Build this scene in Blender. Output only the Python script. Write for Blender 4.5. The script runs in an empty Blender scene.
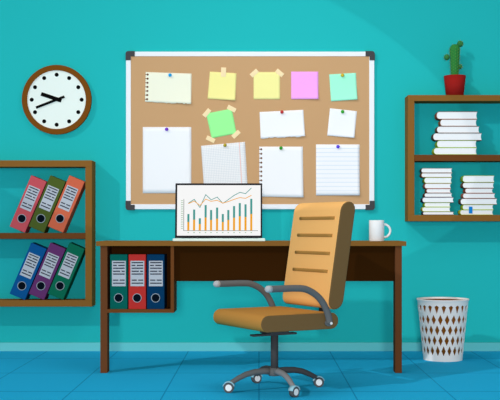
import bpy, bmesh, math, random
from mathutils import Vector, Matrix
random.seed(7)
PI = math.pi
C = bpy.context.scene.collection

# ---------------------------------------------------------------- camera frame
D = 7.0            # camera to back wall, metres (wall is the plane y = 0, the room is at y < 0)
F = 1039.0         # focal length in pixels of a 500 px frame
HX, HY, CZ = 259.0, 228.0, 0.829   # vanishing point of the room, camera height


def W(px, py, Y=0.0):
    """world point seen at (px,py) that stands Y metres in front of the wall"""
    d = D - Y
    return Vector(((px - HX) * d / F, -Y, CZ - (py - HY) * d / F))


def m_per_px(Y):
    return (D - Y) / F


# ---------------------------------------------------------------- materials
def lin(c):
    out = []
    for v in c:
        v = v / 255.0
        out.append(v / 12.92 if v <= 0.04045 else ((v + 0.055) / 1.055) ** 2.4)
    return (*out, 1.0)


MATS = {}


def mat(name, rgb, rough=0.9, spec=0.05, metal=0.0, mottle=0.02):
    if name in MATS:
        return MATS[name]
    m = bpy.data.materials.new(name)
    m.use_nodes = True
    nt = m.node_tree
    b = nt.nodes['Principled BSDF']
    b.inputs['Roughness'].default_value = rough
    b.inputs['Specular IOR Level'].default_value = spec
    b.inputs['Metallic'].default_value = metal
    c = lin(rgb)
    nz = nt.nodes.new('ShaderNodeTexNoise')
    tc = nt.nodes.new('ShaderNodeTexCoord')
    nz.inputs['Scale'].default_value = 3.0
    nt.links.new(tc.outputs['Object'], nz.inputs['Vector'])
    mx = nt.nodes.new('ShaderNodeMix')
    mx.data_type = 'RGBA'
    mx.inputs['A'].default_value = tuple(v * (1 - mottle) for v in c[:3]) + (1,)
    mx.inputs['B'].default_value = tuple(min(1, v * (1 + mottle)) for v in c[:3]) + (1,)
    nt.links.new(nz.outputs['Fac'], mx.inputs['Factor'])
    nt.links.new(mx.outputs['Result'], b.inputs['Base Color'])
    MATS[name] = m
    return m


def math_node(nt, op, a, b=None):
    n = nt.nodes.new('ShaderNodeMath')
    n.operation = op
    for i, v in enumerate((a, b)):
        if v is None:
            continue
        if isinstance(v, (int, float)):
            n.inputs[i].default_value = v
        else:
            nt.links.new(v, n.inputs[i])
    return n.outputs[0]


def mix_rgb(nt, fac, a, b):
    mx = nt.nodes.new('ShaderNodeMix')
    mx.data_type = 'RGBA'
    nt.links.new(fac, mx.inputs['Factor'])
    for k, v in (('A', a), ('B', b)):
        if isinstance(v, tuple):
            mx.inputs[k].default_value = v
        else:
            nt.links.new(v, mx.inputs[k])
    return mx.outputs['Result']


def tile_material():
    m = bpy.data.materials.new('blue_floor_tiles')
    m.use_nodes = True
    nt = m.node_tree
    b = nt.nodes['Principled BSDF']
    b.inputs['Roughness'].default_value = 0.85
    b.inputs['Specular IOR Level'].default_value = 0.05
    tc = nt.nodes.new('ShaderNodeTexCoord')
    sp = nt.nodes.new('ShaderNodeSeparateXYZ')
    nt.links.new(tc.outputs['Object'], sp.inputs[0])

    def grout(co, size, off, w):
        u = math_node(nt, 'ADD', co, off)
        u = math_node(nt, 'DIVIDE', u, size)
        u = math_node(nt, 'FRACT', u)
        u = math_node(nt, 'SUBTRACT', u, 0.5)
        u = math_node(nt, 'ABSOLUTE', u)
        return math_node(nt, 'GREATER_THAN', u, 0.5 - w / size)
    gx = grout(sp.outputs['X'], 0.475, 50 * 0.475, 0.0035)
    gy = grout(sp.outputs['Y'], 0.67, 50 * 0.67 + 0.39, 0.008)
    g = math_node(nt, 'MAXIMUM', gx, gy)
    col = mix_rgb(nt, g, lin(FLOOR), lin(GROUT))
    nt.links.new(col, b.inputs['Base Color'])
    return m


def paper_material(name, base, kind):
    """ruling that is printed on the sheet; uv = sheet coordinates 0..1"""
    m = bpy.data.materials.new(name)
    m.use_nodes = True
    nt = m.node_tree
    b = nt.nodes['Principled BSDF']
    b.inputs['Roughness'].default_value = 0.95
    b.inputs['Specular IOR Level'].default_value = 0.0
    uv = nt.nodes.new('ShaderNodeUVMap')
    sp = nt.nodes.new('ShaderNodeSeparateXYZ')
    nt.links.new(uv.outputs[0], sp.inputs[0])

    def lines(co, n, w):
        u = math_node(nt, 'MULTIPLY', co, n)
        u = math_node(nt, 'FRACT', u)
        return math_node(nt, 'LESS_THAN', u, w)
    if kind == 'lined':
        g = lines(sp.outputs['Y'], 12.0, 0.16)
        col = mix_rgb(nt, g, lin(base), lin((220, 230, 240)))
    else:
        g1 = lines(sp.outputs['X'], 26.0, 0.22)
        g2 = lines(sp.outputs['Y'], 34.0, 0.22)
        g = math_node(nt, 'MAXIMUM', g1, g2)
        col = mix_rgb(nt, g, lin(base), lin((218, 222, 226)))
        r = math_node(nt, 'SUBTRACT', sp.outputs['X'], 0.87)
        r = math_node(nt, 'ABSOLUTE', r)
        r = math_node(nt, 'LESS_THAN', r, 0.008)
        col = mix_rgb(nt, r, col, lin((240, 190, 180)))
    nt.links.new(col, b.inputs['Base Color'])
    return m


def glow(name, rgb, s=1.0):
    m = bpy.data.materials.new(name)
    m.use_nodes = True
    b = m.node_tree.nodes['Principled BSDF']
    b.inputs['Base Color'].default_value = (0.01, 0.01, 0.01, 1)
    b.inputs['Specular IOR Level'].default_value = 0.0
    b.inputs['Roughness'].default_value = 1
    b.inputs['Emission Color'].default_value = lin(rgb)
    b.inputs['Emission Strength'].default_value = s
    return m


FLOOR = (38, 184, 234)
GROUT = (24, 148, 200)
M = {
    'wall': mat('teal_wall_paint', (36, 184, 184), mottle=0.0),
    'base': mat('pale_teal_baseboard', (108, 206, 209), mottle=0.0),
    'tile': tile_material(),
    'wood': mat('brown_wood', (138, 94, 42)),
    'wood_dark': mat('dark_brown_wood', (112, 66, 32)),
    'wood_leg': mat('reddish_brown_wood', (108, 64, 36)),
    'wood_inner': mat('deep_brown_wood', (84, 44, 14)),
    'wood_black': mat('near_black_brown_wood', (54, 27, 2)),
    'shelf_shade': mat('shaded_wall_teal', (33, 175, 179), mottle=0.0),  # wall teal darkened to carry the shade inside the shelves
    'cork': mat('cork', (202, 160, 116), mottle=0.015),
    'cork_edge': mat('cork_edge', (186, 140, 98)),
    'frame_white': mat('white_board_frame', (240, 242, 246), 0.5),
    'cap': mat('charcoal_corner_cap', (72, 72, 74)),
    'clock_rim': mat('clock_brown_rim', (122, 72, 20)),
    'clock_face': mat('clock_face_white', (238, 248, 240)),
    'black': mat('black_paint', (8, 8, 8)),
    'paper': mat('white_paper', (246, 247, 249)),
    'cream': mat('cream_paper', (245, 245, 222)),
    'yellow': mat('yellow_note', (250, 240, 156)),
    'yellow2': mat('soft_yellow_note', (250, 242, 160)),
    'green': mat('green_note', (160, 252, 156)),
    'pink': mat('pink_note', (253, 172, 248)),
    'mint': mat('mint_note', (168, 252, 216)),
    'tape': mat('cream_tape', (250, 226, 178)),
    'hole': mat('punched_hole_brown', (112, 78, 58)),
    'lined': paper_material('lined_paper', (246, 247, 250), 'lined'),
    'grid': paper_material('grid_paper', (243, 243, 243), 'grid'),
    'label': mat('grey_spine_label', (184, 190, 199)),
    'ink': mat('dark_ink', (52, 56, 70)),
    'ring': mat('pale_metal_ring', (160, 172, 182), 0.5),
    'hole_dark': mat('finger_hole_dark', (4, 14, 26)),
    'page': mat('book_page_white', (244, 244, 244)),
    'pot': mat('red_flower_pot', (158, 32, 28)),
    'soil': mat('dark_soil', (60, 36, 22)),
    'cactus': mat('cactus_green', (54, 134, 62)),
    'cactus_dark': mat('cactus_rib_green', (40, 116, 40)),
    'bud': mat('cactus_offset_green', (58, 126, 66)),
    'spine': mat('cactus_spine_straw', (160, 170, 90)),
    'mug': mat('white_ceramic', (240, 240, 240), 0.5, 0.2),
    'basket': mat('white_basket_plastic', (250, 242, 238)),
    'liner': mat('brown_basket_inside', (134, 78, 22)),
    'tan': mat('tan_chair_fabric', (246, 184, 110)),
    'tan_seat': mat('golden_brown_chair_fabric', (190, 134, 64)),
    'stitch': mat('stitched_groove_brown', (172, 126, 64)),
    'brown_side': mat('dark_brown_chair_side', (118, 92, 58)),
    'steel': mat('grey_chair_frame', (101, 103, 104), 0.7),
    'steel_dark': mat('charcoal_chair_frame', (70, 70, 72), 0.7),
    'steel_mid': mat('mid_grey_chair_foot', (140, 140, 142), 0.7),
    'cap_grey': mat('pale_grey_end_cap', (182, 184, 186), 0.7),
    'tyre': mat('caster_tyre_grey', (84, 86, 88)),
    'hub': mat('caster_hub_white', (240, 240, 240)),
    'fender': mat('caster_fender_pale', (158, 204, 218)),
    'bezel': mat('laptop_black_bezel', (34, 32, 36), 0.7),
    'hinge': mat('laptop_hinge_grey', (60, 70, 72)),
    'laptop': mat('laptop_pale_shell', (232, 250, 240), 0.6),
    'screen': glow('screen_white', (255, 255, 255), 0.97),
    'scr_teal': glow('screen_teal', (68, 154, 146)),
    'scr_orange': glow('screen_orange', (244, 166, 14)),
    'scr_grey': glow('screen_grey', (130, 136, 130)),
    'scr_green': glow('screen_pale_green', (150, 190, 150)),
}


# ---------------------------------------------------------------- mesh builder
class MB:
    def __init__(self):
        self.bm = bmesh.new()
        self.mats = []
        self.uv = None

    def mi(self, m):
        if m is None:
            return 0
        if m not in self.mats:
            self.mats.append(m)
        return self.mats.index(m)

    def face(self, vs, m=None, smooth=False):
        try:
            f = self.bm.faces.new(vs)
        except ValueError:
            return None
        f.material_index = self.mi(m)
        f.smooth = smooth
        return f

    def box(self, a, b, m=None, mtx=None):
        x0, y0, z0 = [min(p, q) for p, q in zip(a, b)]
        x1, y1, z1 = [max(p, q) for p, q in zip(a, b)]
        co = [(x0, y0, z0), (x1, y0, z0), (x1, y1, z0), (x0, y1, z0), (x0, y0, z1), (x1, y0, z1), (x1, y1, z1), (x0, y1, z1)]
        v = [self.bm.verts.new((mtx @ Vector(c)) if mtx else c) for c in co]
        for q in ((0, 3, 2, 1), (4, 5, 6, 7), (0, 1, 5, 4), (1, 2, 6, 5), (2, 3, 7, 6), (3, 0, 4, 7)):
            self.face([v[i] for i in q], m)
        return self

    def prism(self, poly, y0, y1, m=None, mtx=None, side=None, smooth=False):
        """poly: (x,z) outline, extruded from y0 (front) to y1 (back)"""
        T = (lambda c: mtx @ Vector(c)) if mtx else Vector
        a = [self.bm.verts.new(T((x, y0, z))) for x, z in poly]
        b = [self.bm.verts.new(T((x, y1, z))) for x, z in poly]
        self.face(a, m)
        self.face(b[::-1], m)
        n = len(poly)
        for i in range(n):
            self.face([a[i], b[i], b[(i + 1) % n], a[(i + 1) % n]], side or m, smooth)
        return self

    def disc(self, cx, cz, r, y0, y1, m=None, n=32, mtx=None):
        return self.prism([(cx + r * math.cos(2 * PI * i / n), cz + r * math.sin(2 * PI * i / n)) for i in range(n)], y0, y1, m, mtx, smooth=n > 12)

    def ring(self, cx, cz, r0, r1, y0, y1, m=None, n=64, mtx=None):
        T = (lambda c: mtx @ Vector(c)) if mtx else Vector
        R = []
        for i in range(n):
            c, s = math.cos(2 * PI * i / n), math.sin(2 * PI * i / n)
            R.append([self.bm.verts.new(T((cx + r * c, y, cz + r * s))) for r, y in ((r0, y0), (r1, y0), (r1, y1), (r0, y1))])
        for i in range(n):
            a, b = R[i], R[(i + 1) % n]
            for k in range(4):
                self.face([a[k], a[(k + 1) % 4], b[(k + 1) % 4], b[k]], m, k % 2 == 1)
        return self

    def tube(self, pts, rad, m=None, n=12, flat=None, cap=True):
        pts = [Vector(p) for p in pts]
        if not hasattr(rad, '__len__'):
            rad = [rad] * len(pts)
        rings = []
        up = Vector((0, 0, 1))
        for i, p in enumerate(pts):
            t = (pts[min(i + 1, len(pts) - 1)] - pts[max(i - 1, 0)]).normalized()
            u = up if abs(t.dot(up)) < 0.95 else Vector((0, 1, 0))
            if i:
                u = lastn
            s = t.cross(u).normalized()
            nn = s.cross(t).normalized()
            lastn = nn
            rr = rad[i]
            k = flat or 1.0
            rings.append([self.bm.verts.new(p + s * (rr * k * math.cos(2 * PI * j / n)) + nn * (rr * math.sin(2 * PI * j / n))) for j in range(n)])
        for a, b in zip(rings, rings[1:]):
            for j in range(n):
                self.face([a[j], a[(j + 1) % n], b[(j + 1) % n], b[j]], m, True)
        if cap:
            self.face(rings[0][::-1], m)
            self.face(rings[-1], m)
        return self

    def lathe(self, prof, c, m=None, n=32, axis='z'):
        """prof: (r, h) list; r = 0 closes"""
        c = Vector(c)
        rings = []
        for r, h in prof:
            if r < 1e-6:
                rings.append([self.bm.verts.new(c + Vector((0, 0, h)))])
            else:
                rings.append([self.bm.verts.new(c + Vector((r * math.cos(2 * PI * i / n), r * math.sin(2 * PI * i / n), h))) for i in range(n)])
        for a, b in zip(rings, rings[1:]):
            for i in range(n):
                j = (i + 1) % n
                if len(a) == 1 and len(b) == 1:
                    continue
                if len(a) == 1:
                    self.face([a[0], b[i], b[j]], m, True)
                elif len(b) == 1:
                    self.face([a[i], a[j], b[0]], m, True)
                else:
                    self.face([a[i], a[j], b[j], b[i]], m, True)
        return self

    def sphere(self, c, r, m=None, n=16, sq=1.0):
        prof = [(r * math.sin(PI * i / n), -r * sq * math.cos(PI * i / n)) for i in range(n + 1)]
        prof[0] = (0, prof[0][1])
        prof[-1] = (0, prof[-1][1])
        return self.lathe(prof, c, m, n)

    def build(self, name, m=None, parent=None, loc=None, bevel=0, seg=2, label=None):
        bmesh.ops.recalc_face_normals(self.bm, faces=self.bm.faces)
        me = bpy.data.meshes.new(name)
        off = WL.get(parent.name, Vector((0, 0, 0))) if parent else Vector((0, 0, 0))
        base = Vector(loc) if loc is not None else off.copy()
        if loc is not None or parent:
            bmesh.ops.translate(self.bm, verts=self.bm.verts, vec=-base)
        self.bm.to_mesh(me)
        self.bm.free()
        for k in (self.mats or [m]):
            me.materials.append(k)
        o = bpy.data.objects.new(name, me)
        C.objects.link(o)
        if parent:
            o.parent = parent
        o.location = base - off
        WL[o.name] = base
        if bevel:
            b = o.modifiers.new('bevel', 'BEVEL')
            b.width = bevel
            b.segments = seg
            b.limit_method = 'ANGLE'
            b.angle_limit = math.radians(40)
        if label:
            o['label'] = label
        return o


WL = {}      # world location of every object built so far


def thing(name, label, cat, loc, group=None):
    o = bpy.data.objects.new(name, None)
    o.empty_display_size = 0.05
    C.objects.link(o)
    o.location = loc
    WL[o.name] = Vector(loc)
    return tag(o, label, cat, group)


def tag(o, label, cat, group=None):
    o['label'] = label
    o['category'] = cat
    if group:
        o['group'] = group
    return o


def struct(o):
    o['kind'] = 'structure'
    return o


# ---------------------------------------------------------------- room
struct(MB().box((-7, 0, -0.1), (7, 0.15, 4.2), M['wall']).build('wall_back'))
struct(MB().box((-7, -9.5, -0.1), (7, 0, 0), M['tile']).build('floor'))
struct(MB().box((-7, -0.016, 0.0), (7, 0.0, 0.058), M['base']).build('baseboard_back', bevel=0.002))


def slab(px0, px1, py0, py1, Yf, Yb, m, mb=None):
    """box whose front face fills the pixel rectangle at distance Yf, running back to Yb"""
    a, b = W(px0, py1, Yf), W(px1, py0, Yf)
    mb = mb or MB()
    return mb.box((a.x, -Yf, a.z), (b.x, -Yb, b.z), m)


# ---------------------------------------------------------------- clock
c = W(56.5, 99.6, 0.028)
k = m_per_px(0.028)
clk = thing('wall_clock', 'round white wall clock with brown rim and black dots hanging above the left shelf', 'clock', (c.x, 0, c.z))
MB().ring(c.x, c.z, 29.4 * k, 34.7 * k, -0.030, 0.0, M['clock_rim']).build('rim', parent=clk)
MB().disc(c.x, c.z, 29.5 * k, -0.022, -0.002, M['clock_face'], 64).build('face', parent=clk)
for i in range(12):
    a = 2 * PI * i / 12
    MB().disc(c.x + 25 * k * math.sin(a), c.z + 25 * k * math.cos(a), 2.0 * k, -0.0235, -0.0215, M['black'], 20).build('hour_marker', parent=clk)


def hand(tip, tail, w, y, name):
    p, q = W(*tip, 0.028), W(*tail, 0.028)
    d = (q - p)
    L = d.length
    T = Matrix.Translation(p) @ Matrix.Rotation(-math.atan2(d.z, d.x), 4, 'Y')
    MB().box((0, y, -w * k / 2), (L, y + 0.0015, w * k / 2), M['black'], T @ Matrix.Translation((0, -p.y, 0))).build(name, parent=clk)


hand((41.0, 93.8), (61.3, 100.6), 3.8, -0.026, 'hour_hand')
hand((36.0, 107.6), (64.4, 96.6), 2.5, -0.0285, 'minute_hand')
MB().disc(c.x, c.z, 1.6 * k, -0.0295, -0.021, M['black'], 20).build('centre_pin', parent=clk)

# ---------------------------------------------------------------- cork board
BY = 0.022
bc = W(250, 209, BY)
board = thing('cork_board', 'large brown cork notice board with white frame and charcoal corners on the wall', 'notice board', (bc.x, 0, bc.z))
slab(130.5, 369.6, 56, 204.4, 0.018, 0.002, M['cork']).build('cork_panel', parent=board)
mb = MB()
slab(126, 374.3, 51.6, 56.2, BY, 0, M['frame_white'], mb)
mb.build('frame_rail', parent=board, bevel=0.002)
slab(126, 374.3, 204.2, 209.2, BY, 0, M['frame_white']).build('frame_rail', parent=board, bevel=0.002)
slab(126, 130.8, 56.2, 204.2, BY, 0, M['frame_white']).build('frame_stile', parent=board, bevel=0.002)
slab(369.3, 374.3, 56.2, 204.2, BY, 0, M['frame_white']).build('frame_stile', parent=board, bevel=0.002)
for sx, sy in ((-1, -1), (1, -1), (-1, 1), (1, 1)):
    ox = 125.5 if sx < 0 else 374.8
    oy = 51.0 if sy < 0 else 210.0
    L, wd, r = 9.2, 5.2, 2.4
    out = [(0, L), (0, r), (r * .3, r * .3), (r, 0), (L, 0), (L, wd), (wd, wd), (wd, L)]
    poly = []
    for u, v in out:
        p = W(ox - sx * u, oy - sy * v, BY + 0.003)
        poly.append((p.x, p.z))
    MB().prism(poly, -(BY + 0.003), -0.001, M['cap']).build('corner_cap', parent=board)


# ---------------------------------------------------------------- sheets pinned to it
def paper(name, label, corners, m, cat, curl=0.014, torn=False, holes=0, group=None, tapes=(), rows=14):
    """corners tl, tr, br, bl in pixels"""
    PY = 0.0195
    tl, tr, br, bl = [W(*q, PY) for q in corners]
    low = (bl + br) / 2
    root_loc = (low.x, -0.018, low.z)
    t = thing(name, label, cat, root_loc, group)
    mb = MB()
    uvl = mb.bm.loops.layers.uv.new('UVMap')
    nx, ny = (26 if torn else 14), rows
    rag = [0.0 if i in (0, nx) else random.uniform(-1.0, 0.7) for i in range(nx + 1)]
    for i in range(1, nx):
        if random.random() < 0.4:
            rag[i] = rag[i - 1] * 0.9
    G = {}
    for side in (0, 1):
        for j in range(ny + 1):
            for i in range(nx + 1):
                u, v = i / nx, j / ny
                p = tl.lerp(tr, u).lerp(bl.lerp(br, u), v)
                if torn and j == ny:
                    p.z += rag[i] * 0.0045
                cu = curl * (max(0, v - 0.25) / 0.75) ** 2 * (0.25 + 0.75 * u * u)
                p.y = -(0.0185 + cu + (0.0008 if side == 0 else 0.0))
                G[side, i, j] = (mb.bm.verts.new(p), u, 1 - v)

    def f(keys):
        fc = mb.face([G[q][0] for q in keys], m, True)
        if fc:
            for lp, q in zip(fc.loops, keys):
                lp[uvl].uv = (G[q][1], G[q][2])
    for j in range(ny):
        for i in range(nx):
            f([(0, i, j), (0, i, j + 1), (0, i + 1, j + 1), (0, i + 1, j)])
            f([(1, i, j), (1, i + 1, j), (1, i + 1, j + 1), (1, i, j + 1)])
    for i in range(nx):
        f([(0, i, 0), (0, i + 1, 0), (1, i + 1, 0), (1, i, 0)])
        f([(0, i, ny), (1, i, ny), (1, i + 1, ny), (0, i + 1, ny)])
    for j in range(ny):
        f([(0, 0, j), (1, 0, j), (1, 0, j + 1), (0, 0, j + 1)])
        f([(0, nx, j), (0, nx, j + 1), (1, nx, j + 1), (1, nx, j)])
    if holes:
        kk = m_per_px(PY)
        for h in range(holes):
            v = (h + 0.6) / (holes + 0.25)
            u = 0.045 + 0.0
            p = tl.lerp(tr, u).lerp(bl.lerp(br, u), v)
            cu = curl * (max(0, v - 0.25) / 0.75) ** 2 * 0.25
            y = -(0.0185 + cu + 0.0008)
            mb.disc(p.x, p.z, 1.05 * kk, y - 0.0012, y, M['hole'], 12)
            mb.box((p.x - 2.2 * kk, y - 0.0010, p.z - 0.3 * kk), (p.x, y, p.z + 0.3 * kk), M['hole'])
    mb.build('sheet', parent=t)
    for (tx, ty, L, w, a) in tapes:
        p = W(tx, ty, 0.024)
        kk = m_per_px(0.024)
        T = Matrix.Translation((p.x, 0, p.z)) @ Matrix.Rotation(math.radians(a), 4, 'Y')
        cu = 0.0
        MB().box((-L / 2 * kk, -0.0215, -w / 2 * kk), (L / 2 * kk, -0.0195, w / 2 * kk), M['tape'], T).build('tape_strip', parent=t)
    return t


def pin(px, py, rgb, colour, where):
    p = W(px, py, 0.03)
    m = mat('pin_' + colour.replace(' ', '_'), rgb, 0.5, 0.2)
    t = thing('push_pin', f'small {colour} round push pin at the top of {where}', 'push pin', (p.x, -0.02, p.z), 'push pins on the cork board')
    MB().sphere((p.x, -0.028, p.z), 1.75 * m_per_px(0.03), m, 14).build('head', parent=t)
    MB().tube([(p.x, -0.024, p.z), (p.x, -0.0165, p.z)], 0.0012, M['ring'], 8).build('needle', parent=t)


paper('torn_notepad_sheet', 'cream spiral-punched sheet with torn bottom edge at the board\'s top left', [(145.7, 72), (191.5, 73.6), (191.3, 104), (145, 101.8)], M['cream'], 'paper sheet', torn=True, holes=7)
pin(170, 75, (20, 166, 240), 'bright blue', 'the cream torn sheet')
paper('sticky_note', 'yellow sticky note held by one upright strip of tape', [(209.8, 71.6), (236.5, 73.2), (235.3, 100.6), (207.6, 98.8)], M['yellow'], 'sticky note', tapes=[(223.5, 72, 5, 9.2, 2)])
paper('sticky_note', 'tilted green sticky note taped at all four corners', [(206, 113.5), (231.8, 108.6), (236.6, 133.5), (211.6, 138.3)], M['green'], 'sticky note', curl=0.0,
      tapes=[(206.8, 112.8, 9, 4.4, -50), (231.6, 108.6, 9, 4.4, 28), (236, 134.2, 9, 4.4, -42), (210.6, 139.2, 9, 4.4, 26)])
paper('sticky_note', 'pale yellow sticky note with slanted tape on both top corners', [(253.6, 72), (280, 72), (280, 99.3), (253.6, 99.3)], M['yellow2'], 'sticky note', curl=0.002,
      tapes=[(254.2, 73, 8.6, 4.4, -42), (279.6, 72.8, 8.6, 4.4, 40)])
paper('sticky_note', 'square pink sticky note without pin or tape', [(291.2, 71.6), (318.3, 71.6), (318.3, 99.2), (291.2, 99.2)], M['pink'], 'sticky note')
paper('sticky_note', 'mint green sticky note near the board\'s top right corner', [(329.2, 74.4), (356, 72.8), (357.3, 99.6), (331, 101.4)], M['mint'], 'sticky note')
pin(342.5, 75.2, (214, 178, 30), 'gold', 'the mint sticky note')
paper('torn_paper_sheet', 'small white landscape sheet with ragged bottom edge in the board\'s middle row', [(259.6, 112), (303.4, 109.8), (305, 136.4), (260.6, 138.3)], M['paper'], 'paper sheet', torn=True)
pin(282, 112, (196, 50, 54), 'red', 'the white ragged-edged sheet')
paper('paper_note', 'small square white note tilted below the mint sticky note', [(330, 108.2), (357, 111.2), (354.3, 138), (327.2, 135.6)], M['paper'], 'paper note')
pin(342.6, 111.6, (46, 172, 40), 'green', 'the tilted square white note')
paper('paper_sheet', 'large blank white sheet at the lower left of the board', [(142.8, 127), (191.3, 127), (191.3, 193.2), (142.8, 193.2)], M['paper'], 'paper sheet', curl=0.006)
pin(166.6, 129.2, (122, 56, 206), 'purple', 'the large blank white sheet')
paper('grid_paper_sheet', 'white grid paper with red margin line tilted behind the laptop', [(201, 145.8), (245, 141.8), (248.6, 203.2), (205, 203.2)], M['grid'], 'paper sheet', curl=0.004)
pin(225, 145.2, (178, 158, 40), 'olive yellow', 'the grid paper')
paper('spiral_notebook_sheet', 'white spiral-punched sheet with straight edges right above the laptop corner', [(259.3, 146.6), (302.8, 146.6), (303.4, 197.4), (259.3, 196.6)], M['paper'], 'paper sheet', holes=11)
pin(281, 148, (46, 160, 48), 'dark green', 'the straight-edged spiral-punched sheet')
paper('lined_paper_sheet', 'white paper ruled with pale blue lines at the board\'s lower right', [(316, 144.4), (359.6, 144.4), (359.6, 195.4), (316, 195.4)], M['lined'], 'paper sheet')
pin(338, 146.6, (100, 74, 232), 'violet blue', 'the blue-ruled paper')

# ---------------------------------------------------------------- wall shelves
SD = 0.15   # depth
ls_loc = W(0, 306.5, SD)
left = thing('wall_shelf', 'brown two-tier wall shelf of leaning binders cut off by the left edge', 'shelf', (-2.0, 0, ls_loc.z))
XL = -70
slab(XL, 92, 160.3, 166.8, SD, 0, M['wood']).build('top_board', parent=left, bevel=0.0015)
slab(XL, 92, 300.2, 306.6, SD, 0, M['wood']).build('bottom_board', parent=left, bevel=0.0015)
slab(85.3, 92, 166.8, 300.2, SD, 0, M['wood']).build('side_board', parent=left, bevel=0.0015)
slab(XL, XL + 6.5, 166.8, 300.2, SD, 0, M['wood']).build('side_board', parent=left, bevel=0.0015)
slab(XL + 6.5, 85.3, 233, 238.9, SD - 0.004, 0.006, M['wood_dark']).build('middle_board', parent=left, bevel=0.0015, label='darker brown middle board')
slab(XL + 6, 85.8, 166, 301, 0.006, 0.0, M['shelf_shade']).build('shade_panel', parent=left, label='added panel in shaded wall teal')  # added panel, its colour stands for shade on the wall behind

right = thing('wall_shelf', 'brown two-tier wall shelf holding stacked books and a cactus', 'shelf', (2.0, 0, W(0, 221.2, SD).z))
XR = 560
slab(408, XR, 95, 101, SD, 0, M['wood']).build('top_board', parent=right, bevel=0.0015)
slab(408, XR, 215, 221.2, SD, 0, M['wood']).build('bottom_board', parent=right, bevel=0.0015)
slab(408, 414.4, 101, 215, SD, 0, M['wood']).build('side_board', parent=right, bevel=0.0015)
slab(XR - 6.4, XR, 101, 215, SD, 0, M['wood']).build('side_board', parent=right, bevel=0.0015)
slab(414.4, XR - 6.4, 154.8, 161, SD - 0.004, 0.006, M['wood_dark']).build('middle_board', parent=right, bevel=0.0015, label='darker brown middle board')
slab(413.5, XR - 6, 100.5, 215.5, 0.006, 0.0, M['shelf_shade']).build('shade_panel', parent=right, label='added panel in shaded wall teal')  # added panel, shade of the shelf interior put into its colour


# ---------------------------------------------------------------- ring binders
def binder(colour, rgb, label, foot, Yf, k, w, h, depth, tilt, group, lab, ring, dim=None):
    """foot: pixel of the bottom right corner of the spine; tilt in degrees (leans to the right)"""
    m = mat('binder_' + colour, rgb, 0.8)
    p = W(*foot, Yf)
    t = thing('ring_binder', label, 'binder', (p.x, p.y, p.z), group)
    T = Matrix.Translation(p) @ Matrix.Rotation(math.radians(tilt), 4, 'Y')
    w_, h_ = w * k, h * k
    # rounded-spine case
    r = 0.004
    MB().box((-w_, 0, 0), (0, depth, h_), m, T).build('cover', parent=t, bevel=0.0025)
    x0, x1, z0, z1 = [v * k for v in lab]
    mb = MB().box((-x1, -0.0018, z0), (-x0, 0.001, z1), M['label'], T)
    W_, H_ = x1 - x0, z1 - z0
    rows = [(0.93, [(0.08, 0.92)]), (0.82, [(0.08, 0.36), (0.46, 0.92)]), (0.71, [(0.08, 0.92)]), (0.59, [(0.08, 0.6), (0.7, 0.92)]), (0.48, [(0.08, 0.92)]),
            (0.24, [(0.08, 0.46), (0.56, 0.92)]), (0.12, [(0.08, 0.92)])]
    for v, segs in rows:
        for a, b in segs:
            mb.box((-x1 + a * W_, -0.0026, z0 + (v - 0.022) * H_), (-x1 + b * W_, -0.0012, z0 + (v + 0.022) * H_), M['ink'], T)
    mb.build('spine_label', parent=t, label='grey label with dark printed lines')
    rx, rz, rr = [v * k for v in ring]
    MB().disc(-rx, rz, rr * 0.92, -0.0012, 0.004, M['hole_dark'], 32, T).build('finger_hole', parent=t, label='dark round finger hole')
    MB().ring(-rx, rz, rr * 0.88, rr, -0.0035, 0.004, M['ring'], 32, T).build('finger_ring', parent=t, label='pale metal ring')


kb = m_per_px(0.135)
LAB = (2.8, 14.6, 21.5, 46.0)
RING = (8.3, 12.0, 4.4)
gu, gl = 'leaning binders on the upper tier', 'leaning binders on the lower tier'
for i, (col, rgb, lab) in enumerate([  # cover colours are dulled by the shelf's shade painted in
        ('rose_red', (196, 82, 90), 'rose red leaning binder, leftmost on the upper tier of the left shelf'),
        ('olive', (78, 94, 38), 'olive green leaning binder between the red and orange ones'),
        ('orange', (208, 102, 72), 'orange leaning binder against the upper right side of the left shelf')]):
    binder(col, rgb, lab, (24.8 + 19.1 * i, 232.8), 0.135, kb, 16.6, 55.5, 0.12, 23.0, gu, LAB, RING)
for i, (col, rgb, lab) in enumerate([  # shelf shade is put into these cover colours too
        ('royal_blue', (8, 82, 142), 'royal blue leaning binder, leftmost on the lower tier of the left shelf'),
        ('plum', (100, 50, 104), 'plum purple leaning binder between the blue and green ones'),
        ('emerald', (8, 104, 78), 'emerald green leaning binder against the lower right side of the left shelf')]):
    binder(col, rgb, lab, (24.8 + 19.1 * i, 300.1), 0.135, kb, 16.6, 55.5, 0.12, 23.0, gl, LAB, RING)


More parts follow.
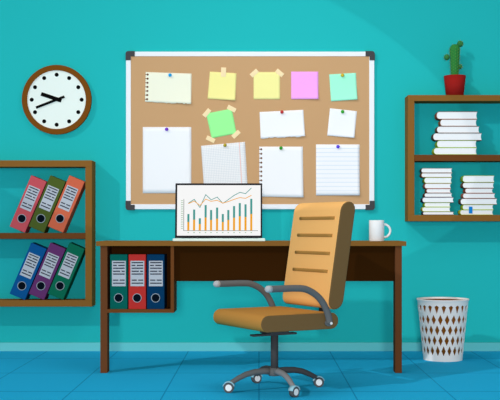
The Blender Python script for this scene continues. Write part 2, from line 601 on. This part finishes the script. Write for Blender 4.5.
# ---------------------------------------------------------------- books
def book(px0, px1, py0, py1, Y, col, rgb, label, group, turn=0.0, mark=False):
    m = mat('book_cover_' + col, rgb, 0.8)
    a, b = W(px0, py1, Y), W(px1, py0, Y)
    zc, H = (a.z + b.z) / 2, (b.z - a.z)
    r = H / 2
    t = thing('hardcover_book', label, 'book', ((a.x + b.x) / 2, -Y + 0.05, a.z), group)
    N = 10
    ct = 0.0026
    dep = 0.075

    def outline(rr, x1):
        pts = []
        for i in range(N + 1):
            an = PI / 2 + PI * i / N
            pts.append((a.x + r + rr * math.cos(an) * 0.75, zc + rr * math.sin(an)))
        return pts, x1
    o_, _ = outline(r, 0)
    i_, _ = outline(r - ct, 0)
    poly = [(b.x, zc + r)] + o_ + [(b.x, zc - r), (b.x, zc - r + ct)] + i_[::-1] + [(b.x, zc + r - ct)]
    mb = MB()
    # cover as quads: outer/inner strips
    outer = [(b.x, zc + r)] + o_ + [(b.x, zc - r)]
    inner = [(b.x, zc + r - ct)] + i_ + [(b.x, zc - r + ct)]
    V = []
    for (p, q) in zip(outer, inner):
        V.append([mb.bm.verts.new((p[0], -Y, p[1])), mb.bm.verts.new((q[0], -Y, q[1])), mb.bm.verts.new((q[0], -Y + dep, q[1])), mb.bm.verts.new((p[0], -Y + dep, p[1]))])
    for u, v in zip(V, V[1:]):
        for s in range(4):
            mb.face([u[s], u[(s + 1) % 4], v[(s + 1) % 4], v[s]], m)
    mb.face(V[0], m)
    mb.face(V[-1][::-1], m)
    mb.build('cover', parent=t)
    # page block with a slightly hollow fore edge
    xe = b.x - 0.006
    rp = r - ct + 0.0002
    right_edge = [(xe + 0.004 * math.cos(s) * 0 + 0.005 * (abs(s) / (PI / 2)) ** 2, zc + rp * s / (PI / 2)) for s in [PI / 2 * (1 - 2 * i / 6) for i in range(7)]]
    left_edge = [(a.x + r + rp * math.cos(PI / 2 + PI * i / N) * 0.72, zc + rp * math.sin(PI / 2 + PI * i / N)) for i in range(N + 1)]
    poly = right_edge + left_edge[::-1]
    MB().prism(poly, -Y + 0.002, -Y + dep - 0.003, M['page']).build('page_block', parent=t)
    if mark:
        p, q = W(424.6 + 44.2, 213.4, Y), W(424.6 + 47.8, 206.6, Y)
        MB().box((p.x, -Y - 0.002, p.z), (q.x, -Y - 0.0004, q.z), mat('bookmark_blue', (24, 132, 214))).build('bookmark', parent=t, label='blue bookmark')
    return t


def stack(rows, Y, where, group, zoomed=True, mark=None):
    """rows top to bottom: top px, left px, right px, cover"""
    names = {'rust': (150, 84, 60), 'brown': (150, 100, 62), 'umber': (112, 82, 66), 'dark_brown': (96, 74, 62), 'lime': (166, 196, 40), 'olive_lime': (140, 178, 52), 'brick': (166, 104, 86), 'navy': (66, 72, 96), 'yellow_lime': (186, 200, 60)}
    ords = {0: 'topmost', 1: 'second from top', 2: 'third from top', 3: 'fourth from top', 4: 'fifth from top', 5: 'sixth from top', 6: 'seventh from top', 7: 'eighth from top', 8: 'ninth from top'}
    n = len(rows) - 1
    for i in range(n):
        y0, x0, x1, col = rows[i]
        y1 = rows[i + 1][0]
        o = ords[i] if i < n - 1 else 'lowest'
        label = f"book with {col.replace('_', ' ')} cover, {o} of {where}"
        mk = mark == i
        if mk:
            label = f"{col.replace('_', ' ')} book marked by a blue bookmark, {o} of {where}"
        book(x0, x1, y0 + 0.02, y1 - 0.02, Y, col, names[col], label, group, mark=mk)


Z = lambda y: 90 + y / 2.857
X = lambda x: 400 + x / 2.857
YB = 0.132
stack([(111.5, 435.5, 477.3, 'rust'), (119.2, 439.2, 476.8, 'brown'), (126.2, 435.8, 479.4, 'umber'), (133, 432, 481.8, 'dark_brown'), (140.4, 435.8, 476.6, 'olive_lime'), (147.6, 432.8, 476.8, 'lime'), (154.6, 0, 0, '')],
      YB, 'the upper tier stack', 'books stacked on the upper tier')
stack([(168, 420.6, 452.2, 'dark_brown'), (172.9, 420.8, 452, 'brown'), (177.4, 423.4, 451.8, 'olive_lime'), (183.3, 423.8, 451, 'brick'), (188.6, 425.8, 450.8, 'rust'), (193, 423.8, 452.2, 'umber'), (197.2, 421.6, 453.8, 'navy'),
       (202.6, 423.8, 450.4, 'lime'), (207, 421.6, 450.4, 'yellow_lime'), (211.6, 422.4, 454, 'navy'), (214.9, 0, 0, '')],
      YB, 'the taller lower stack', 'books in the taller lower stack')
stack([(175.4, 461.6, 494.4, 'olive_lime'), (182.4, 461.8, 494, 'umber'), (188.2, 464.4, 493, 'rust'), (193.2, 462.2, 495.2, 'brick'), (198.4, 459.6, 497.2, 'dark_brown'), (204.6, 461.8, 493.4, 'lime'), (209.8, 459.4, 493.2, 'yellow_lime'), (214.9, 0, 0, '')],
      YB, 'the shorter lower stack', 'books in the shorter lower stack', mark=5)

# ---------------------------------------------------------------- cactus in its pot
CY = 0.076
kc = m_per_px(CY)
p0 = W(454.8, 95, SD)
cx, cy, cz = W(454.8, 95, CY).x, -CY, p0.z
pot = thing('potted_cactus', 'green spiny cactus in a red pot standing on top of the right shelf', 'cactus', (cx, cy, cz))
H = 20.4 * kc
MB().lathe([(0, 0.0), (8.6 * kc, 0.0), (10.9 * kc, H), (9.9 * kc, H), (9.2 * kc, H - 0.012), (0, H - 0.012)], (cx, cy, cz), M['pot'], 40).build('pot', parent=pot)
MB().lathe([(0, H - 0.006), (9.4 * kc, H - 0.006), (9.2 * kc, H - 0.012), (0, H - 0.012)], (cx, cy, cz), M['soil'], 32).build('soil', parent=pot)
tip = cz + 52.2 * kc
mb = MB()
prof = []
base = cz + H - 0.01
for i in range(9):
    v = i / 8
    prof.append(((3.5 + 1.6 * v) * kc, base + (tip - 5.1 * kc - base) * v))
for i in range(1, 9):
    an = PI / 2 * i / 8
    prof.append((5.1 * kc * math.cos(an), tip - 5.1 * kc + 5.1 * kc * math.sin(an)))
n = 48
rings = []
for r, h in prof:
    ring = []
    for i in range(n):
        a = 2 * PI * i / n
        rr = r * (1 - 0.07 * (1 - abs(math.cos(a * 6))) ** 2 * 2)
        ring.append(mb.bm.verts.new((cx + rr * math.cos(a), cy + rr * math.sin(a), h)))
    rings.append(ring)
for a, b in zip(rings, rings[1:]):
    for i in range(n):
        an = 2 * PI * (i + .5) / n
        mb.face([a[i], a[(i + 1) % n], b[(i + 1) % n], b[i]], M['cactus_dark'] if abs(math.cos(an * 6)) < 0.3 else M['cactus'], True)
mb.face(rings[-1], M['cactus'])
mb.face(rings[0][::-1], M['cactus'])
mb.build('stem', parent=pot)
sp = MB()


def spike(p, d, L=0.010):
    d = Vector(d).normalized()
    sp.tube([p, Vector(p) + d * L], [0.0015, 0.0005], M['spine'], 5)


for i in range(12):
    a = 2 * PI * i / 12
    for j in range(9):
        v = (j + 0.3 + 0.5 * (i % 2)) / 9.0
        z = base + 0.02 + (tip - 4 * kc - base - 0.02) * v
        r = (3.5 + 1.6 * v) * kc * 0.98
        spike((cx + r * math.cos(a), cy + r * math.sin(a), z), (math.cos(a), math.sin(a), 0.35))
for i in range(5):
    a = 2 * PI * i / 5
    spike((cx + 2.4 * kc * math.cos(a), cy + 2.4 * kc * math.sin(a), tip - 1.0 * kc), (math.cos(a) * .6, math.sin(a) * .6, 1))
for bx, bz, br in ((460.2, 43.8, 3.1), (446.9, 57.2, 2.9), (459.8, 66.6, 2.3)):
    q = W(bx, bz, CY)
    q.z += 0.0
    MB().sphere(q, br * kc, M['bud'], 14, 1.0).build('offset_bud', parent=pot)
    s = 1 if bx > 454 else -1
    for dx, dz in ((1, 0), (.8, .8), (.1, 1), (.9, -.6), (.2, -1), (-.5, 1)):
        spike(q + Vector((dx * s, 0, dz)).normalized() * br * kc * .95, (dx * s, 0, dz), 0.009)
    for dx, dz in ((0.3, 0.4), (0.4, -0.4), (-0.3, 0.2)):
        spike(q + Vector((dx * s, -0.8, dz)).normalized() * br * kc * .95, (dx * s, -0.8, dz), 0.009)
sp.build('spines', parent=pot)['kind'] = 'stuff'

# ---------------------------------------------------------------- desk
YD = 1.062             # front of the desk legs, from the wall
ztop = W(0, 241.3, YD).z
dx0, dx1 = W(96.3, 0, YD).x, W(406, 0, YD).x
desk = thing('office_desk', 'long brown wooden desk with two legs and an open binder compartment', 'desk', ((dx0 + dx1) / 2, -YD + 0.15, 0))
zu = W(0, 246.0, YD).z
DD = 0.37
MB().box((dx0, -YD - 0.012, zu), (dx1, -YD + DD, ztop), M['wood']).build('desk_top', parent=desk, bevel=0.0015)
for a, b in ((100.3, 107.3), (395.2, 401.9)):
    xa, xb = W(a, 0, YD).x, W(b, 0, YD).x
    MB().box((xa, -YD, 0.0), (xb, -YD + 0.085, zu), M['wood_leg']).build('leg', parent=desk, bevel=0.001)
    # darker inner face strip on the leg
YP = YD - 0.03
a, b = W(107.0, 281.2, YP), W(395.5, 246, YP)
xa, xb = W(107.2, 0, YD).x, W(395.3, 0, YD).x
xc0, xc1 = W(170.6, 0, YD).x, W(174.0, 0, YD).x
MB().box((xc1, -YP, a.z), (xb, -YP + 0.02, zu), M['wood_black']).build('modesty_panel', parent=desk, label='nearly black front panel')
zb0, zb1 = W(0, 312.8, YD).z, W(0, 309.3, YD).z
comp = MB().box((xc0, -YD, zb0), (xc1, -YD + 0.20, zu), M['wood_dark']).build('compartment_side', parent=desk, bevel=0.001)
MB().box((xa, -YD, zb0), (xc0, -YD + 0.20, zb1), M['wood_dark']).build('compartment_floor', parent=desk, bevel=0.001)
MB().box((xa - 0.02, -YD + 0.085, zb0), (xa, -YD + 0.20, zu), M['wood_inner']).build('compartment_side', parent=desk)
MB().box((xa, -YD + 0.185, zb1), (xc0, -YD + 0.20, zu), M['wood_black']).build('compartment_back', parent=desk, label='nearly black back')

kd = m_per_px(YD - 0.012)
for i, (col, rgb, lab) in enumerate([
        ('deep_green', (2, 96, 86), 'deep teal-green upright binder beside the left desk leg'),
        ('bright_red', (190, 50, 46), 'bright red upright binder, middle one in the desk compartment'),
        ('navy_blue', (2, 54, 92), 'navy blue upright binder, rightmost in the desk compartment')]):
    binder(col, rgb, lab, (127.4 + 18.5 * i, 309.2), YD - 0.014, kd, 17.4, 54.8, 0.165, 0.0, 'upright binders in the desk compartment', (1.6, 15.4, 23, 48.4), (8.8, 11.3, 4.5))

# ---------------------------------------------------------------- laptop
YLs = YD - 0.05
lx = (W(175, 0, YLs).x + W(262.2, 0, YLs).x) / 2
lap = thing('laptop_computer', 'open black-framed laptop showing a teal and orange bar chart on the desk', 'laptop', (lx, -YD + 0.1, ztop))
a, b = W(172.6, 0, YD), W(265.2, 0, YD)
hb = 2.7 * m_per_px(YD)
yb0, yb1 = -YD + 0.002, -YD + 0.24
MB().box((a.x, yb0, ztop + 0.0005), (b.x, yb1, ztop + hb), M['laptop']).build('base', parent=lap, bevel=0.003)
mb = MB()
for r in range(5):
    for q in range(15):
        w_ = (b.x - a.x - 0.08) / 15
        x = a.x + 0.04 + q * w_
        y = yb0 + 0.10 + r * 0.022
        mb.box((x + 0.002, y, ztop + hb - 0.001), (x + w_ - 0.002, y + 0.018, ztop + hb + 0.0015), M['hinge'])
mb.build('keyboard', parent=lap)
MB().box(((a.x + b.x) / 2 - 0.05, yb0 + 0.015, ztop + hb - 0.001), ((a.x + b.x) / 2 + 0.05, yb0 + 0.08, ztop + hb + 0.0008), mat('trackpad_grey', (206, 222, 214))).build('trackpad', parent=lap)
YS = -(-YD + 0.225)      # distance from wall of the screen
mb = MB()
for i in range(44):
    u0 = 175.6 + i * 1.96
    s0, s1 = W(u0, 238.9, YS), W(u0 + 1.3, 237.6, YS)
    mb.box((s0.x, -YS - 0.004, ztop + hb - 0.001), (s1.x, -YS + 0.006, s1.z + 0.001), M['hinge'])
mb.build('hinge', parent=lap)
# lid leans back a little: built in its own frame
l0, l1 = W(175.0, 237.9, YS), W(262.2, 183, YS)
Tl = Matrix.Translation((l0.x, -YS, l0.z)) @ Matrix.Rotation(math.radians(-6), 4, 'X')
ks = m_per_px(YS)
LW, LH = (l1.x - l0.x), (l1.z - l0.z) / math.cos(math.radians(6)) * 1.0
lid = MB().box((0, 0, 0), (LW, 0.010, LH), M['bezel'], Tl).build('lid', parent=lap, bevel=0.002)


def S(px, py):
    return ((px - 175.0) * ks, (237.9 - py) * ks / math.cos(math.radians(6)))


mb = MB()


def sbox(x0, y0, x1, y1, lay, m):
    p, q = S(x0, y1), S(x1, y0)
    mb.box((p[0], -0.0006 * lay, p[1]), (q[0], 0.002, q[1]), M[m], Tl)


sbox(176.9, 185.0, 260.6, 235.6, 1, 'screen')
sbox(183.3, 199, 183.9, 230.9, 2, 'scr_grey')
sbox(183.3, 230.4, 258, 230.9, 2, 'scr_grey')
for i in range(16):
    y = 200.3 + i * 1.86
    sbox(180.8, y, 182.8, y + 0.6, 2, 'scr_green')
xs = [93, 116, 139, 162, 184, 208, 231, 253, 276, 299, 322, 345]
tops = [176, 158, 193, 140, 160, 150, 176, 160, 144, 132, 137, 115]
org = [208, 199, 216, 190, 200, 195, 208, 200, 191, 185, 188, 176]
tl_ = [132, 117, 150, 98, 119, 108, 133, 118, 101, 89, 94, 72]
ol_ = [134, 124, 142, 116, 125, 121, 132, 126, 117, 110, 113, 101]
for x, t_, o_ in zip(xs, tops, org):
    X0 = 165 + x / 4
    sbox(X0 - 1.05, 170 + t_ / 4, X0 + 1.05, 170 + o_ / 4, 2, 'scr_teal')
    sbox(X0 - 1.05, 170 + o_ / 4, X0 + 1.05, 230.4, 2, 'scr_orange')
    sbox(X0 - 0.7, 232.2, X0 + 0.7, 233.0, 2, 'scr_green')
for ys, m, lay in ((tl_, 'scr_teal', 2), (ol_, 'scr_orange', 3)):
    pts = [S(165 + x / 4, 170 + y / 4) for x, y in zip(xs, ys)]
    for p, q in zip(pts, pts[1:]):
        d = Vector((q[0] - p[0], q[1] - p[1]))
        n_ = Vector((-d.y, d.x)).normalized() * 0.35 * ks
        e = d.normalized() * 0.25 * ks
        poly = [(p[0] - e.x + n_.x, p[1] - e.y + n_.y), (p[0] - e.x - n_.x, p[1] - e.y - n_.y), (q[0] + e.x - n_.x, q[1] + e.y - n_.y), (q[0] + e.x + n_.x, q[1] + e.y + n_.y)]
        mb.prism(poly, -0.0006 * lay, 0.001, M[m], Tl)
mb.build('screen', parent=lap, label='lit screen with a bar and line chart')

# ---------------------------------------------------------------- mug
YM = YD - 0.06
km = m_per_px(YM)
mp = W(376.6, 241, YM)
mug = thing('coffee_mug', 'plain white mug with its handle to the right on the desk', 'mug', (mp.x, -YM, ztop))
R, Hm = 7.5 * km, 20.9 * km
MB().lathe([(0, 0), (R * .96, 0), (R, 0.003), (R, Hm - 0.002), (R - 0.0015, Hm), (R - 0.004, Hm - 0.002), (R - 0.004, 0.008), (0, 0.006)], (mp.x, -YM, ztop + 0.0003), M['mug'], 48).build('cup', parent=mug)
pts = []
hz = ztop + Hm - 10.6 * km
for i in range(17):
    a = PI / 2 - PI * i / 16
    pts.append((mp.x + R - 0.002 + 6.5 * km * math.cos(a) + (0.0 if 0 < i < 16 else -0.004), -YM, hz + 6.5 * km * math.sin(a)))
MB().tube(pts, 1.15 * km, M['mug'], 12, flat=1.2).build('handle', parent=mug)

# ---------------------------------------------------------------- waste basket
YW = 0.45
kw = m_per_px(YW)
wp = W(442.8, 0, YW)
bz = 0.0
bas = thing('waste_basket', 'white tapered waste basket with brown diamond openings standing by the wall', 'waste basket', (wp.x, -YW, 0))
Hb = CZ - (298.4 - HY) * kw - 0.0
Rb, Rt = 19.2 * kw, 25.4 * kw
Hb = 0.384


def RR(z):
    return Rb + (Rt - Rb) * z / Hb


N = 22
mb = MB()
cache = {}


def V(a, z, off=0.0):
    key = (round((a % N) * 16) % (N * 16), round(z * 10000), off)
    if key not in cache:
        an = 2 * PI * a / N + 0.15
        r = RR(z) + off
        cache[key] = mb.bm.verts.new((wp.x + r * math.cos(an), -YW + r * math.sin(an), z))
    return cache[key]


z_lo, z_hi = 0.034, Hb - 0.026
rows = 5
rh = (z_hi - z_lo) / rows
B_ = M['basket']
for j in range(rows):
    z0 = z_lo + j * rh
    zm, z1 = z0 + rh / 2, z0 + rh
    top = j == rows - 1
    for i in range(N):
        a0 = i + (0.5 if j % 2 else 0.0)
        am, a1 = a0 + 0.5, a0 + 1
        hw = 0.35
        if top:   # teardrop openings under the rim
            hole = [V(am - .31, zm + rh * .24), V(am, z0 + rh * .06), V(am + .31, zm + rh * .24), V(am, zm + rh * .38)]
        else:
            hole = [V(am - hw, zm), V(am, z0 + rh * .01), V(am + hw, zm), V(am, z1 - rh * .01)]
        bl_, bm_, br_ = V(a0, z0), V(am, z0), V(a1, z0)
        rl_, rr_ = V(a0, zm), V(a1, zm)
        tl2, tm_, tr_ = V(a0, z1), V(am, z1), V(a1, z1)
        L, Bt, Rr, Tp = hole
        mb.face([bl_, bm_, Bt, L, rl_], B_)
        mb.face([bm_, br_, rr_, Rr, Bt], B_)
        mb.face([rr_, tr_, tm_, Tp, Rr], B_)
        mb.face([tm_, tl2, rl_, L, Tp], B_)
for i in range(N * 2):
    a, b = i / 2, (i + 1) / 2
    for z0, z1 in ((0.0, z_lo), (z_hi, Hb)):
        mb.face([V(a, z0), V(b, z0), V(b, z1), V(a, z1)], B_)
o = mb.build('lattice_wall', parent=bas)
s = o.modifiers.new('thick', 'SOLIDIFY')
s.thickness = 0.003
s.offset = -1
MB().lathe([(0, 0.004), (Rb - 0.004, 0.004), (RR(Hb * .97) - 0.0045, Hb * .97), (RR(Hb * .97) - 0.006, Hb * .97), (Rb - 0.008, 0.01), (0, 0.01)], (wp.x, -YW, 0), M['liner'], 48).build('inner_liner', parent=bas, label='brown inner liner')
MB().lathe([(Rt - 0.004, Hb - 0.012), (Rt + 0.003, Hb - 0.012), (Rt + 0.004, Hb), (Rt - 0.004, Hb), (Rt - 0.004, Hb - 0.012)], (wp.x, -YW, 0), M['basket'], 64).build('rim', parent=bas)
MB().lathe([(0, 0.0), (Rb + 0.001, 0.0), (Rb + 0.001, 0.006), (0, 0.006)], (wp.x, -YW, 0), M['basket'], 48).build('base', parent=bas)

# ---------------------------------------------------------------- office chair
TH = math.radians(30)
d_ = Vector((-math.cos(TH), -math.sin(TH), 0))     # the way the chair faces
s_ = Vector((math.sin(TH), -math.cos(TH), 0))      # its side that is nearer the camera
YC = 1.68
cc = W(274.5, 0, YC)
Cc = Vector((cc.x, -YC, 0))
chair = thing('office_chair', 'swivel office chair with tan upholstery, dark brown sides and grey arms before the desk', 'office chair', Cc)


def Q(f, s, z):
    return Cc + d_ * f + s_ * s + Vector((0, 0, z))


TC = Matrix((( -d_.x, s_.x, 0, Cc.x), (-d_.y, s_.y, 0, Cc.y), (0, 0, 1, 0), (0, 0, 0, 1)))  # local x = backwards, y = near side


def cushion(L0, L1, HW, z0, z1, lean, mfront, mside, name, rnd, label=None, front='x', topmat=None):
    """pill-profile pad: profile in (x,z), extruded over the width, side faces darker"""
    mb = MB()
    if front == 'seat':
        r = (z1 - z0) / 2
        prof = []
        for i in range(9):
            a = PI / 2 + PI * i / 8
            prof.append((L0 + r + r * math.cos(a), (z0 + z1) / 2 + r * math.sin(a)))
        for i in range(9):
            a = -PI / 2 + PI * i / 8
            prof.append((L1 - r + r * math.cos(a), (z0 + z1) / 2 + r * math.sin(a)))
        kinds = ['f'] * 8 + ['b'] + ['b'] * 8 + ['t']
    A = [mb.bm.verts.new(TC @ Vector((x, -HW, z))) for x, z in prof]
    B = [mb.bm.verts.new(TC @ Vector((x, HW, z))) for x, z in prof]
    mb.face(A, mside)
    mb.face(B[::-1], mside)
    n = len(prof)
    for i in range(n):
        mm = mfront if kinds[i] in 'ft' else mside
        mb.face([A[i], B[i], B[(i + 1) % n], A[(i + 1) % n]], mm, True)
    return mb.build(name, parent=chair, bevel=0.004, seg=3, label=label)


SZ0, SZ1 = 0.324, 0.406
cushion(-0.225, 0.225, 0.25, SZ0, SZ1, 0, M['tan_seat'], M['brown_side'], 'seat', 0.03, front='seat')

# backrest: slab with rounded top/bottom, leaning back
bz0, bz1 = 0.418, 0.965
lean = math.tan(math.radians(9))
HWb, T2 = 0.224, 0.046
mb = MB()
prof = []
for i in range(9):
    a = PI * i / 8
    prof.append((T2 * math.cos(a), bz1 - T2 + T2 * math.sin(a)))
for i in range(9):
    a = PI + PI * i / 8
    prof.append((T2 * math.cos(a), bz0 + T2 + T2 * math.sin(a)))
xb0 = 0.222


def BP(x, y, z):
    return TC @ Vector((xb0 + x + (z - bz0) * lean, y, z))


A = [mb.bm.verts.new(BP(x, -HWb, z)) for x, z in prof]
Bv = [mb.bm.verts.new(BP(x, HWb, z)) for x, z in prof]
mb.face(A, M['brown_side'])
mb.face(Bv[::-1], M['brown_side'])
for i in range(len(prof)):
    j = (i + 1) % len(prof)
    xm = (prof[i][0] + prof[j][0]) / 2
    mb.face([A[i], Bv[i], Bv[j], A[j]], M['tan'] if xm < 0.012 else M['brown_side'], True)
br = mb.build('backrest', parent=chair, bevel=0.006, seg=3)
for py in (218.2, 235.3, 252.8, 270.2):
    # straight quilted grooves across the front of the backrest
    z = CZ - (py - HY) * (5.42 / F)
    mb = MB()
    pts = [BP(-T2 - 0.001, y, z) for y in [(-0.150 + 0.33 * i / 8) for i in range(9)]]
    mb.tube(pts, 0.0088, M['stitch'], 12, flat=0.45)
    mb.build('stitched_groove', parent=chair)
# bracket between seat and backrest
MB().tube([Q(-0.12, 0.03, SZ0 + 0.01), Q(-0.20, 0.03, SZ0 - 0.004), Q(-0.262, 0.03, SZ0 + 0.03), Q(-0.285, 0.03, 0.44), Q(-0.30, 0.03, 0.55)], 0.016, M['steel_dark'], 10, flat=1.6).build('back_bracket', parent=chair)
# mechanism and column
mb = MB()
mb.box((-0.055, -0.055, SZ0 - 0.034), (0.055, 0.055, SZ0 + 0.002), M['steel_dark'], TC)
mb.build('seat_mount', parent=chair, bevel=0.002)
mb = MB()
mb.box((-0.135, -0.018, SZ0 - 0.044), (0.125, 0.018, SZ0 - 0.034), M['steel_dark'], TC)
mb.box((-0.02, -0.10, SZ0 - 0.044), (0.01, 0.02, SZ0 - 0.0345), M['steel_dark'], TC)
mb.build('tilt_lever', parent=chair, bevel=0.002)
MB().lathe([(0, 0.075), (0.0195, 0.075), (0.0195, SZ0 - 0.03), (0, SZ0 - 0.03)], Cc, M['steel_dark'], 24).build('gas_column', parent=chair)
mb = MB().lathe([(0, 0.072), (0.030, 0.074), (0.034, 0.085), (0.034, 0.104), (0.026, 0.114), (0, 0.114)], Cc, M['steel'], 24)
mb.build('hub', parent=chair)
# four-star base
angs = [-68, 22, 112, 202]
for n_, ad in enumerate(angs):
    a = math.radians(ad)
    u = Vector((math.cos(a), math.sin(a), 0))
    rr = 0.245
    prof_ = [(0.012, 0.096), (0.06, 0.099), (0.11, 0.097), (0.155, 0.088), (0.195, 0.072), (0.225, 0.056), (0.245, 0.046)]
    rad = [0.0175, 0.0165, 0.0155, 0.0148, 0.0138, 0.0125, 0.011]
    m_ = M['steel_mid'] if n_ == 0 else (M['steel_dark'] if n_ in (1, 2) else M['steel'])
    MB().tube([Cc + u * r + Vector((0, 0, z)) for r, z in prof_], rad, m_, 12).build('base_leg', parent=chair)
    wc = Cc + u * (rr + 0.004) + Vector((0, 0, 0.0265))
    yaw = {0: 48, 1: 8, 2: 30, 3: -6}[n_]
    Tw = Matrix.Translation(wc) @ Matrix.Rotation(math.radians(yaw), 4, 'Z')
    cas = bpy.data.objects.new('caster', None)
    C.objects.link(cas)
    cas.parent = chair
    cas.location = wc - Cc
    WL[cas.name] = wc
    MB().ring(0, 0, 0.014, 0.026, -0.012, 0.012, M['tyre'], 32, Tw).build('tyre', parent=cas)
    MB().disc(0, 0, 0.0165, -0.0135, 0.0135, M['hub'], 28, Tw).build('wheel_hub', parent=cas, label='white wheel hub')
    mb = MB()
    # arched fender over the wheel
    nn = 12
    R0, R1 = 0.0275, 0.0315
    Vv = []
    for i in range(nn + 1):
        an = math.radians(15 + 150 * i / nn)
        Vv.append([mb.bm.verts.new(Tw @ Vector((r * math.cos(an), y, r * math.sin(an)))) for r, y in ((R0, -0.014), (R1, -0.014), (R1, 0.014), (R0, 0.014))])
    for p_, q_ in zip(Vv, Vv[1:]):
        for k_ in range(4):
            mb.face([p_[k_], p_[(k_ + 1) % 4], q_[(k_ + 1) % 4], q_[k_]], M['fender'], True)
    mb.face(Vv[0], M['fender'])
    mb.face(Vv[-1][::-1], M['fender'])
    mb.build('fender', parent=cas, label='pale blue-grey fender')

# armrests
for side in (1, -1):
    sy = side * (0.25 + 0.018)
    path = [(-0.158, 0.356), (-0.153, 0.388), (-0.136, 0.430), (-0.106, 0.474), (-0.064, 0.508), (-0.012, 0.530), (0.045, 0.535), (0.11, 0.535), (0.185, 0.535)]
    P_ = [Q(f, sy, z) for f, z in path]
    # smooth with Catmull-Rom
    sm = []
    for i in range(len(P_) - 1):
        a0, a1, a2, a3 = P_[max(i - 1, 0)], P_[i], P_[i + 1], P_[min(i + 2, len(P_) - 1)]
        for t_ in (0, .25, .5, .75):
            sm.append(0.5 * ((2 * a1) + (a2 - a0) * t_ + (2 * a0 - 5 * a1 + 4 * a2 - a3) * t_ ** 2 + (3 * a1 - a0 - 3 * a2 + a3) * t_ ** 3))
    sm.append(P_[-1])
    arm = MB().tube(sm, 0.0168, M['steel'], 16).build('armrest', parent=chair)
    e = Q(0.185, sy, 0.535)
    mb = MB()
    mb.tube([Q(0.180, sy, 0.535), Q(0.198, sy, 0.535), Q(0.206, sy, 0.535), Q(0.212, sy, 0.535)], [0.0172, 0.0172, 0.0135, 0.006], M['cap_grey'], 16)
    mb.build('end_cap', parent=arm, label='pale grey end cap')
    bmx = MB()
    bmx.tube([Q(-0.158, sy + side * 0.012, 0.356), Q(-0.158, sy + side * 0.0195, 0.356)], 0.0065, M['hub'], 16)
    bmx.build('pivot_bolt', parent=arm, label='white pivot bolt')
    MB().tube([Q(-0.158, side * 0.245, 0.356), Q(-0.158, sy, 0.356)], 0.0165, M['steel'], 16).build('arm_mount', parent=arm)

# ---------------------------------------------------------------- light
wd = bpy.data.worlds.new('room_ambience')
bpy.context.scene.world = wd
wd.use_nodes = True
bg = wd.node_tree.nodes['Background']
bg.inputs['Color'].default_value = (1.0, 0.98, 0.96, 1)
bg.inputs['Strength'].default_value = 0.32


def light(name, kind, energy, loc, direction):
    l = bpy.data.lights.new(name, kind)
    l.energy = energy
    o = bpy.data.objects.new(name, l)
    C.objects.link(o)
    o.location = loc
    o.rotation_euler = Vector(direction).to_track_quat('-Z', 'Y').to_euler()
    return o


front = light('soft_front_fill', 'AREA', 440, (0.0, -11.0, 1.15), (0, 1, -0.03))  # added frontal fill behind the camera, not a lamp of the room
front.data.size = 0.9
front.data.color = (1.0, 0.98, 0.955)
sun = light('daylight', 'SUN', 1.0, (-3, -4, 5), (1.1, 1.0, -0.95))
sun.data.angle = math.radians(1.0)
top_fill = light('overhead_fill', 'AREA', 16, (0.25, -1.75, 2.9), (0, 0, -1))  # added overhead fill, unseen, brightens floor and softens shadows under furniture
top_fill.data.size = 1.3
# wash of a wall spotlight: an oval pool of light, tilted 16 degrees, on the wall
ec = W(180.5, 103, 0)
spot = light('wall_spotlight', 'SPOT', 100, (ec.x, -4.2, ec.z), (0, 1, 0))
sa, sb = 311 * 7 / F, 151 * 7 / F
spot.data.spot_size = 2 * math.atan(sa / 4.2)
spot.data.spot_blend = 0.01
spot.data.shadow_soft_size = 0.01
spot.rotation_mode = 'XYZ'
R0 = Vector((0, 1, 0)).to_track_quat('-Z', 'Z').to_matrix().to_4x4()
roll = Matrix.Rotation(math.radians(-16.4), 4, 'Z')
spot.matrix_world = Matrix.Translation(spot.location) @ R0 @ roll @ Matrix.Diagonal((1, sb / sa, 1, 1))

# ---------------------------------------------------------------- camera
cam = bpy.data.cameras.new('camera')
co = bpy.data.objects.new('camera', cam)
C.objects.link(co)
co.location = (0, -D, CZ)
co.rotation_euler = (PI / 2, 0, 0)
cam.sensor_width = 36
cam.lens = F / 500 * 36
cam.shift_x = (250 - HX) / 500
cam.shift_y = (HY - 200) / 500
cam.clip_end = 50
sc = bpy.context.scene
sc.camera = co
sc.view_settings.view_transform = 'Standard'
sc.view_settings.look = 'None'
sc.view_settings.exposure = -0.08
sc.view_settings.gamma = 1.0
sc.view_settings.use_curve_mapping = False
